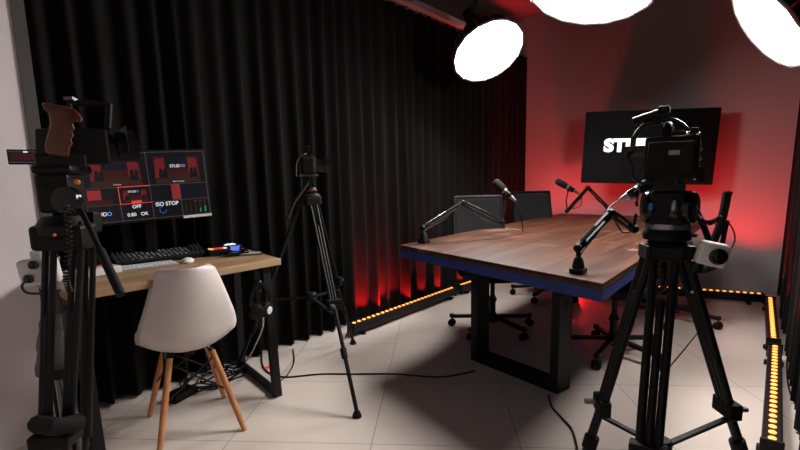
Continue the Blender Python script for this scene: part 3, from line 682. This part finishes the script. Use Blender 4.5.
# ------------------------------------------------------------------ tripods
def tripod(name, apex, feet, label, r1=.014, twin=.03, hub=None, hubz=.25, kneez=.45, collar='greymetal', arms=True):
    apex = V(apex); T = thing(name, label, 'tripod', (apex.x, apex.y, 0), 'camera tripods'); 
    B().lathe(apex-V((0, 0, .05)), (0, 0, 1), [(.05, 0), (.062, .02), (.065, .05), (.05, .065)], 20).build('bowl', 'blackmetal', T, smooth=True)
    c0 = V((sum(f[0] for f in feet)/3, sum(f[1] for f in feet)/3, 0))
    kn = []
    for f in feet:
        f = V((f[0], f[1], 0)); out = V((f.x-apex.x, f.y-apex.y, 0)).normalized(); t0 = apex+out*.055-V((0, 0, .03)); s = out.cross(V((0, 0, 1)))
        k = t0.lerp(f, 1-kneez/apex.z); kn.append(k); g = B()
        g.tube([t0+s*twin, k+s*twin*.8], r1*.8, 10).tube([t0-s*twin, k-s*twin*.8], r1*.8, 10)
        g.tube([t0.lerp(k, .25), k.lerp(f, .35)], r1*.75, 10)
        o = g.build('leg', 'blackmetal', T, smooth=True)
        B().box(k, (twin*2+.045, .045, .06), frame(out)).build('knee_collar', 'black', o, bev=.006)
        B().box(t0, (twin*2+.05, .04, .05), frame(out)).build('leg_collar', 'black', o, bev=.006)
        B().tube([k, f+V((0, 0, .03))], r1, 12).build('lower_leg', 'blackmetal', o, smooth=True)
        B().lathe(k.lerp(f, .45), (f-k).normalized(), [(r1*1.2, -.03), (r1*1.6, -.025), (r1*1.6, .025), (r1*1.2, .03)], 12).build('leg_lock', 'black2', o, smooth=True)
        B().box(k+out*.035+s*.02, (.02, .05, .016), frame(out)).build('lever', collar, o, bev=.003)
        B().lathe(f, (0, 0, 1), [(.024, 0), (.024, .012), (.014, .035)], 14).build('rubber_foot', 'black2', o, smooth=True)
    if arms:
        h = V((c0.x, c0.y, hubz)) if hub is None else V(hub)
        g = B().lathe(h-V((0, 0, .03)), (0, 0, 1), [(.03, 0), (.035, .01), (.035, .05), (.03, .06)], 16)
        for k, f in zip(kn, feet):
            f = V((f[0], f[1], 0)); g.bar(h, k.lerp(f, .12), .022, .012)
        g.build('spreader', 'blackmetal', T, bev=.002)
    return T
def vert(x, y, base):   # height over a floor point seen at image row y
    lo, hi = 0, 3
    for _ in range(40):
        m = (lo+hi)/2; q = V((base[0], base[1], m))-EYE; yy = CY-F*q.dot(up)/q.dot(fw)
        if yy > y: lo = m
        else: hi = m
    return lo
# --- middle tripod
bm_ = V((-2.22, 1.86, 0)); az = vert(0, 196, bm_)
tripod('tripod', V((bm_.x, bm_.y, az)), [tuple(at(357, 417))[:2], tuple(at(353, 344))[:2], tuple(at(238, 372))[:2]], 'slim black tripod in front of the curtain between desk and meeting table', r1=.011, twin=.018, hubz=.5, kneez=.55)
AP = V((bm_.x, bm_.y, az)); cf = frame(V((1, 1.2, 0)))
T = thing('fluid_head', 'small fluid head on top of the slim middle tripod', 'tripod head', AP+V((0, 0, .0)))
B().lathe(AP+V((0, 0, .015)), (0, 0, 1), [(.04, 0), (.045, .02), (.03, .045)], 20).box(AP+V((0, 0, .085)), (.07, .07, .06), cf).build('body', 'black', T, bev=.006)
B().lathe(AP+V((0, 0, .085))-cf[0]*.05, cf[0], [(.03, 0), (.032, .012), (.032, .09), (.03, .1)], 20).build('drag_dial', 'black', T, smooth=True)
B().lathe(AP+V((0, 0, .03)), (0, 0, 1), [(.046, 0), (.046, .006)], 20).build('red_ring', 'darkred', T)
B().tube([AP+V((0, 0, .085))+cf[0]*.04, AP+V((.03, -.14, -.03)), AP+V((.04, -.20, -.12))], .009, 10).build('pan_handle', 'black2', T)
B().box(AP+V((0, 0, .122)), (.07, .11, .012), cf).build('plate', 'greymetal', T, bev=.002)
cp = AP+V((0, 0, .128)); T = thing('video_camera', 'small video camera on the slim middle tripod', 'camera', cp, 'cameras on tripods')
B().box(cp+V((0, 0, .05)), (.16, .09, .10), cf).box(cp+V((0, 0, .105))+cf[0]*.0, (.06, .06, .02), cf).build('body', 'black', T, bev=.008)
B().lathe(cp+V((0, 0, .05))+cf[1]*.04, cf[1], [(.04, 0), (.04, .05), (.045, .055), (.045, .09), (.036, .092), (.03, .08)], 24).build('lens', 'gloss', T, smooth=True)
B().box(cp+V((0, 0, .045))-cf[0]*.13, (.07, .02, .06), cf).build('flip_screen', 'gloss', T, bev=.003)
B().box(cp+V((0, 0, .135)), (.09, .02, .014), cf).box(cp+V((0, 0, .155)), (.11, .03, .018), cf).build('hot_shoe_mount', 'black', T, bev=.003)
B().box(cp+V((0, 0, .05))+cf[0]*.1, (.035, .07, .09), cf).build('grip', 'black2', T, bev=.008)
B().tube([cp+V((0, 0, .13))-cf[0]*.02, cp+V((0, 0, .08))-cf[1]*.06+cf[0]*.01, cp-V((0, 0, .01))-cf[1]*.07+cf[0]*.03], .003, 6, smooth=6).build('cable', 'wcable', T)

# --- right tripod with large cinema camera
br_ = V((-.315, 1.86, 0)); azr = vert(0, 243, br_)
AP = V((br_.x, br_.y, azr)); 
tripod('tripod', AP, [tuple(at(577, 486))[:2], tuple(at(752, 492))[:2], (AP.x+.07, AP.y-.50)], 'heavy black twin-tube tripod with spreader standing before the meeting table corner', r1=.017, twin=.032, hubz=.27, kneez=.36)
cf = frame(V((-.12, 1, 0)))
X_, Y_, Z_ = cf
T = thing('fluid_head', 'heavy fluid head with silver band under the camera before the television', 'tripod head', AP)
zz = lambda y: vert(0, y, br_)-azr
B().lathe(AP+V((0, 0, .015)), (0, 0, 1), [(.075, 0), (.078, .02), (.07, .035)], 28).build('level_base', 'black', T, smooth=True)
B().lathe(AP+V((0, 0, .05)), (0, 0, 1), [(.068, 0), (.072, .004), (.072, .02), (.068, .024)], 32).build('silver_band', 'silver', T, smooth=True)
B().box(AP+Z_*.125, (.11, .13, .12), cf).build('body', 'black', T, bev=.012)
for s in (-1, 1): B().lathe(AP+Z_*.125+X_*s*.05-Y_*.01, X_*s+Y_*-.35, [(.055, 0), (.058, .012), (.052, .028), (.03, .034)], 28).build('drag_dial', 'gloss', T, smooth=True)
B().ball(AP+Z_*.13-Y_*.068-X_*.05, (.007, .004, .014), cf).build('blue_indicator', 'blueled', T)
B().tube([AP+Z_*.12-Y_*.07+X_*.02, AP+Z_*.10-Y_*.082+X_*.02], .012, 12).ball(AP+Z_*.13-Y_*.075+X_*.02, (.012, .01, .03), cf).build('brake_lever', 'silver', T, smooth=True)
B().box(AP+Z_*.197, (.09, .16, .025), cf).build('plate', 'blackmetal', T, bev=.003)
ph0 = AP+Z_*.12+X_*.08; ph1 = V(dp(716, 262, 1.50))
B().tube([ph0, ph0.lerp(ph1, .5)+Z_*.01, ph1], .010, 10, smooth=5).build('pan_handle', 'black', T, smooth=True)
CP = AP+Z_*.205-X_*.018
T = thing('cinema_camera', 'large black cinema camera with a curved top cable, in front of the television', 'camera', CP, 'cameras on tripods')
B().box(CP+Z_*.085+X_*.02, (.155, .22, .14), cf).build('body', 'black', T, bev=.008)
B().box(CP+Z_*.085+X_*.02-Y_*.125, (.13, .05, .10), cf).build('battery', 'black2', T, bev=.006)
text('SCREEN', .012, CP+Z_*.11+X_*.02-Y_*.151, X_, Z_, 'lettering', 'battery_lettering', T) if False else B().box(CP+Z_*.10+X_*.03-Y_*.151, (.03, .002, .014), cf).build('battery_label', 'lettering', T)
B().box(CP+Z_*.163+X_*.045, (.09, .14, .018), cf).box(CP+Z_*.163+X_*.08-Y_*.08, (.02, .03, .03), cf).build('top_plate', 'blackmetal', T, bev=.003)
B().box(CP+Z_*.03+X_*.105-Y_*.02, (.02, .12, .05), cf).build('input_panel', 'black2', T, bev=.003)
for i in range(3): B().lathe(CP+Z_*(.05+.03*i)+X_*.098-Y_*.07, -Y_, [(.007, -.01), (.007, .006)], 12).build('connector', 'greymetal', T)
B().lathe(CP+Z_*.09+Y_*.11, Y_, [(.05, 0), (.05, .1), (.06, .11), (.06, .16), (.05, .16)], 28).build('lens', 'gloss', T, smooth=True)
arc = [CP+Z_*(.145+.075*math.sin(t))+X_*(-.02-.085*math.cos(t)) for t in [PI*i/12 for i in range(13)]]
B().tube(arc, .008, 10).build('cable_arc', 'gloss', T, smooth=True)
B().tube([CP+Z_*.15+Y_*.08, CP+Z_*.185+Y_*.06, CP+Z_*.195, CP+Z_*.185-Y_*.07, CP+Z_*.15-Y_*.08], .016, 10, smooth=5).build('top_handle', 'black', T, smooth=True)
h0 = CP+Z_*.222-X_*.035
B().box(h0+Z_*.0, (.03, .03, .04), cf).bar(h0+X_*.03+Z_*.026, h0-X_*.075-Z_*.004, .026, .016, Y_).box(h0+X_*.02+Z_*.028, (.035, .05, .022), cf).build('shotgun_mount', 'black', T, bev=.004)
B().tube([h0+X_*.01+Z_*.030-Y_*.014, h0-X_*.075+Z_*.006-Y_*.014], .003, 8).build('cold_shoe_edge', 'silver', T)
fs = frame(V((-.35, 1, .5)))
B().box(CP+Z_*.112-X_*.085-Y_*.06, (.08, .012, .05), frame(V((-.1, 1, 1.4)))).build('side_screen', 'gloss', T, bev=.003)
B().tube([CP+Z_*.10-X_*.05, CP+Z_*.12-X_*.09], .008, 8).build('screen_arm', 'blackmetal', T)
B().tube([CP+Z_*.13-X_*.13-Y_*.05, CP+Z_*.07-X_*.1-Y_*.06, CP+Z_*.02-X_*.09-Y_*.05, CP+Z_*.0-X_*.05-Y_*.04], .005, 8, smooth=6).build('video_cable', 'gloss', T, smooth=True)
B().tube([CP+Z_*.012-X_*.04+Y_*.16, CP+Z_*.012-X_*.04-Y_*.15], .0075, 10).tube([CP+Z_*.012+X_*.04+Y_*.16, CP+Z_*.012+X_*.04-Y_*.15], .0075, 10).box(CP+Z_*.008, (.10, .18, .014), cf).build('rail_base', 'blackmetal', T, bev=.001)
for s, zq in ((1, .155), (.6, .158), (1, .02)): B().ball(CP+Z_*zq+X_*(.02+.07*s)-Y_*.1, .008).build('thumb_screw', 'chrome', T, smooth=True)
# white remote zoom box with coiled lead
wb = dp(712, 254, 1.50)
T = thing('zoom_control', 'white rounded control box with black dial on the pan handle of the heavy tripod', 'remote control', wb)
fx = frame(V((-.35, 1, .1)), V((.22, 0, 1)))
B().box(wb, (.085, .045, .075), fx).build('case', 'white', T, bev=.010)
B().lathe(wb+fx[0]*.012-fx[1]*.022, -fx[1], [(.026, -.002), (.026, .006), (.018, .010), (.016, .004), (.01, .008)], 24).build('dial', 'gloss', T, smooth=True)
B().lathe(wb-fx[2]*.035-fx[0]*.03, fx[2], [(.018, -.03), (.02, 0)], 16).build('clamp', 'blackmetal', T)
pts0 = spline([dp(694, 205, 1.55), dp(697, 217, 1.53), dp(708, 223, 1.52), dp(721, 218, 1.52)], 8)
hel = []
for i in range(180):
    t = i/179*(len(pts0)-1); k = min(int(t), len(pts0)-2); c = pts0[k].lerp(pts0[k+1], t-k); d = (pts0[k+1]-pts0[k]).normalized(); a = fw.cross(d).normalized(); b = d.cross(a)
    hel.append(c+(a*math.cos(i*.62)+b*math.sin(i*.62))*.0075)
hel += spline([hel[-1], dp(731, 226, 1.52), dp(735, 238, 1.51), dp(731, 248, 1.50), dp(722, 252, 1.49)], 8)[1:]
tag(B().tube(hel, .0022, 6).build('coiled_cable', 'cable', smooth=True), 'black coiled cable looping from the camera head to the white control box', 'cable')

# --- left tripod with wooden-grip camera
zl = 1.60
AL = dp(63, 222, zl); foot_c = V((AL.x+.10, AL.y+.02, 0))
lfeet = [dp(45, 432, zl), dp(68, 430, zl+.03), dp(86, 436, zl+.25)]
T = thing('tripod', 'black tripod with legs drawn together, standing before the white wall', 'tripod', (AL.x, AL.y, 0), 'camera tripods')
B().lathe(AL-V((0, 0, .06)), (0, 0, 1), [(.05, 0), (.075, .02), (.08, .05), (.06, .08)], 20).build('bowl', 'blackmetal', T, smooth=True)
B().box(AL-V((0, 0, .05)), (.17, .11, .085), frame(V((-.7, .7, 0)))).build('crown', 'black', T, bev=.014)
B().lathe(dp(55, 235, zl-.09), -fw, [(.005, 0), (.005, .004)], 14).build('red_badge', 'orange', T)
for (tx, ty), q, dz in (((50, 238), lfeet[0], 0), ((78, 232), lfeet[1], 0), ((90, 222), lfeet[2], .1)):
    a = dp(tx, ty, zl+dz); d = (q-a).normalized(); s = d.cross(fw).normalized(); e = q + d*((0-q.z)/d.z)
    o = B().tube([a-s*.014, q-s*.012], .0105, 10).tube([a+s*.014, q+s*.012], .0105, 10).build('leg', 'blackmetal', T, smooth=True)
    B().tube([a.lerp(q, .4), e+V((0, 0, .02))], .012, 10).build('lower_leg', 'blackmetal', o, smooth=True)
    B().box(a, (.06, .05, .07), frame(fw)).build('leg_collar', 'black', o, bev=.006)
    B().lathe(V((e.x, e.y, 0)), (0, 0, 1), [(.028, 0), (.028, .014), (.016, .035)], 14).build('rubber_foot', 'black2', o, smooth=True)
B().tube([dp(38, 424, zl-.03), dp(58, 427, zl-.07), dp(76, 423, zl-.03), dp(72, 428, zl+.06), dp(45, 428, zl+.06)], .03, 10, closed=True).build('rubber_band', 'black2', T, smooth=True)
B().box(dp(56, 437, zl), (.13, .10, .05), frame(V((-.7, .7, 0)))).build('leg_clip', 'black2', T, bev=.01)
T = thing('fluid_head', 'fluid head with round dials under the camera with the wooden grip', 'tripod head', AL)
fl = frame(V((-.75, .66, 0)))
hb = dp(62, 193, zl)
B().box(hb, (.10, .12, .13), fl).box(dp(63, 170, zl), (.12, .16, .03), fl).build('body', 'black', T, bev=.012)
B().lathe(dp(66, 200, zl-.06), -fw, [(.045, -.02), (.047, .0), (.042, .012), (.02, .014)], 28).build('drag_dial', 'gloss', T, smooth=True)
B().lathe(dp(47, 187, zl-.05), -fw, [(.030, -.03), (.032, 0), (.026, .01), (.010, .012), (.010, .018)], 24).build('tilt_knob', 'black', T, smooth=True)
B().lathe(dp(77, 182, zl-.07), -fw, [(.008, -.006), (.008, .003)], 16).build('orange_button', 'orange', T)
ph = [dp(80, 208, zl-.03), dp(100, 250, zl-.08), dp(121, 295, zl-.13)]
B().tube(ph, .009, 12).build('pan_handle', 'black', T, smooth=True); B().tube([ph[1], ph[2]], .014, 12).build('handle_grip', 'black2', T, smooth=True)
hel = []
cps = spline([dp(66, 205, zl-.12), dp(69, 240, zl-.13), dp(66, 275, zl-.12), dp(70, 292, zl-.11)], 10)
for i in range(260):
    t = i/259*(len(cps)-1); k = min(int(t), len(cps)-2); c = cps[k].lerp(cps[k+1], t-k); d = (cps[k+1]-cps[k]).normalized(); a = fw.cross(d).normalized(); b = d.cross(a)
    hel.append(c+(a*math.cos(i*.6)+b*math.sin(i*.6))*.008)
tag(B().tube(hel, .0024, 6).build('coiled_cable', 'cable', smooth=True), 'black coiled cable hanging down the tripod by the white wall', 'cable')
CPL = dp(75, 150, zl); lf = frame(V((-.25, 1, 0)))     # lens looks across the room to the table
T = thing('cinema_camera', 'black cinema camera with a brown wooden hand grip, before the white wall', 'camera', CPL, 'cameras on tripods')
X_, Y_, Z_ = frame(V((.30, 1, 0)))
bc = dp(80, 147, zl+.05)
B().box(bc, (.12, .17, .12), (X_, Y_, Z_)).build('body', 'black', T, bev=.008)
ln = dp(104, 148, zl+.10)
LD = (dp(130, 146, zl+.14)-dp(100, 148, zl+.08)).normalized()
B().lathe(dp(95, 149, zl+.08), LD, [(.045, 0), (.048, .03), (.048, .06), (.054, .065), (.054, .10), (.06, .13), (.052, .132), (.045, .10)], 28).build('lens', 'black', T, smooth=True)
g = B()
for s in (0, 1):
    pass
g.box(dp(124, 140, zl+.13), (.004, .11, .09), frame(LD.cross(V((0, 0, 1))))).build('matte_flag', 'black', T, bev=.001)
B().box(dp(62, 162, zl-.0), (.11, .14, .05), (X_, Y_, Z_)).box(dp(53, 150, zl-.01), (.07, .07, .13), frame(fw)).build('cage', 'blackmetal', T, bev=.006)
tp = [dp(70, 113, zl), dp(70, 103, zl), dp(88, 103, zl+.03), dp(110, 105, zl+.06), dp(108, 128, zl+.06)]
B().tube(tp, .011, 10).build('top_handle', 'black', T, smooth=True)
B().box(dp(71, 99.5, zl), (.03, .03, .01), frame(fw)).build('shoe_mount', 'greymetal', T)
# wooden grip: outline 45..83 px wide with finger swells, real thickness 38 mm
zg = zl-.09
out = [(42, 104), (43.5, 102.5), (48, 103), (55, 104.5), (64, 106), (73, 108.5), (79, 113), (82.5, 119), (81, 122), (76, 121), (73.5, 124), (75, 129), (72.5, 132), (74, 136), (71.5, 139.5), (72.5, 144), (70, 148), (69, 154), (67, 157), (58, 156), (48, 154), (45.5, 150), (45, 144), (47, 136), (49.5, 128), (50, 120), (48, 113), (44, 109)]
def ins(p, k, c=(59, 128)): return (c[0]+(p[0]-c[0])*k, c[1]+(p[1]-c[1])*k)
g = B(); N = len(out); vs = []; rings = [(.70, -.020), (.88, -.017), (.97, -.009), (1, 0), (1, .010), (.97, .02), (.88, .028), (.7, .031)]
nsm = []
P2 = spline([V((a, b, 0)) for a, b in out+[out[0]]], 4)[:-1]; N = len(P2)
for k, dz in rings:
    for p_ in P2:
        q = ins((p_.x, p_.y), 1-(1-k)*.32); vs.append(dp(q[0], q[1], zg+dz))
fs = [(i*N+j, i*N+(j+1) % N, (i+1)*N+(j+1) % N, (i+1)*N+j) for i in range(len(rings)-1) for j in range(N)]
fs += [tuple(range(N-1, -1, -1)), tuple((len(rings)-1)*N+j for j in range(N))]
go = g._add(vs, fs).build('wooden_grip', 'grip', T, smooth=True, ang=60); go['label'] = 'brown wooden hand grip'
for q in ((57, 129), (55.5, 138)): B().lathe(dp(q[0], q[1], zg-.018), -fw, [(.0035, 0), (.0035, .002)], 12).build('screw', 'blackmetal', go)
# flip-out screen
s_tl, s_tr, s_bl, s_br = dp(11, 149.5, zl-.02), dp(38, 150, zl+.02), dp(9.5, 165.5, zl-.02), dp(36, 162.5, zl+.02)
SX = (s_tr-s_tl).normalized(); SY = (s_tl-s_bl); SY = (SY-SX*SY.dot(SX)).normalized(); SZ = SX.cross(SY); sc_ = (s_tl+s_tr+s_bl+s_br)/4
so = B().box(sc_-SZ*.008, (.088, .050, .014), (SX, SY, SZ)).build('flip_screen', 'black', T, bev=.003)
g = B(); mm = ['scr_black', 'scr_line', 'scr_dred', 'scr_white']
def fq(x0, y0, x1, y1, k, d):
    g.cm = mm.index(k); g._add([sc_+SX*x+SY*y+SZ*d for x, y in ((x0, y0), (x1, y0), (x1, y1), (x0, y1))], [(0, 1, 2, 3)])
fq(-.041, -.022, .041, .022, 'scr_black', .0005); fq(-.035, -.010, .030, .012, 'scr_dred', .001)
for i in range(9): fq(-.039+i*.009, .016, -.034+i*.009, .019, 'scr_line', .0015); fq(-.039+i*.009, -.020, -.034+i*.009, -.017, 'scr_line', .0015)
fq(-.0, .014, .012, .019, 'scr_white', .002); fq(.033, -.006, .038, -.001, 'scr_white', .002)
g.build('screen_picture', mm, so)
B().tube([sc_+SX*.045, dp(46, 155, zl)], .009, 10).build('hinge_arm', 'blackmetal', T)
# white power brick and bag at the wall
wb = dp(34, 272, 1.78)
T = thing('power_box', 'pale grey power box with black sockets fixed beside the tripod at the white wall', 'power box', wb)
fx = frame(V((-.8, .5, .1)), V((-.15, 0, 1)))
B().box(wb+fx[0]*.02, (.13, .05, .10), fx).box(wb+fx[0]*.03+fx[2]*.06, (.05, .045, .05), fx).build('case', 'greymid' if 'greymid' in M else 'offwhite', T, bev=.014)
for q in ((33, 265), (28, 279)): B().lathe(dp(q[0], q[1], 1.735), -fw, [(.016, -.01), (.016, .006), (.008, .01)], 16).build('socket', 'gloss', T)
B().tube([dp(28, 279, 1.72), dp(22, 286, 1.70), dp(28, 293, 1.70), dp(46, 293, 1.70), dp(60, 290, 1.70)], .0045, 8, smooth=8).build('cable', 'cable', T, smooth=True)
T = thing('light_stand_bag', 'grey canvas bag with dark stand tubes hanging behind the tripod by the white wall', 'bag', dp(50, 420, 1.95))
def bagf(u, v):
    xl = 38+(49-38)*min(1, v*1.1)**1.5 if v < .5 else 44+v*4; xr = 66-8*v; y = 375-118*v
    a = dp(xl+(xr-xl)*u, y, 1.95); return a-V((fw.x, fw.y, 0))*(.03*math.sin(u*PI)+.006*math.sin(v*30))
B().grid(bagf, 10, 16).build('canvas', 'greybag', T, smooth=True, solid=.02)
B().tube([dp(44, 372, 1.92), dp(58, 376, 1.90), dp(70, 370, 1.92)], .018, 10, smooth=6).build('strap', 'black2', T, smooth=True)
for i in range(5):
    a = dp(45+i*6, 372, 1.95); B().tube([a, V((a.x+.01, a.y, 0.0))], .007 if i % 2 else .010, 8).build('stand_tube', 'blackmetal' if i % 2 else 'greymetal', T)

# ------------------------------------------------------------------ floor cables
def fc(pts, label, r=.005, m='cable'):
    o = B().tube([at(x, y, .006) for x, y in pts], r, 8, smooth=8).build('floor_cable', m, smooth=True); return tag(o, label, 'cable', None)
fc([(262, 340), (262, 362), (268, 372), (285, 377), (320, 374), (352, 374), (395, 374), (440, 377), (475, 371)], 'black cable on the tiles running from the desk to the meeting table leg')
fc([(548, 395), (552, 407), (562, 418), (572, 430), (577, 448), (578, 470)], 'black cable curling on the floor from the table towards the viewer')
fc([(293, 349), (294, 362), (288, 374), (280, 381)], 'short black cable loop on the floor beside the desk end', .004)
fc([(700, 330), (665, 372), (640, 395), (655, 402)], 'thin black cable on the floor behind the heavy twin-tube tripod', .004)
fc([(788, 345), (787, 372), (790, 392), (796, 405)], 'black cable between the curtain and the light bars with amber dots', .005)
fc([(372, 312), (392, 305), (404, 296), (420, 292), (436, 283)], 'black cable behind the light bar under the red-lit curtain', .008)

# ------------------------------------------------------------------ world and light
w = bpy.data.worlds.new('world'); SC.world = w; w.use_nodes = True
w.node_tree.nodes['Background'].inputs[0].default_value = (.5, .5, .55, 1); w.node_tree.nodes['Background'].inputs[1].default_value = 0.0
SC.cycles.use_denoising = True
SC.cycles.max_bounces = 6; SC.cycles.diffuse_bounces = 4
SC.cycles.sample_clamp_indirect = 4
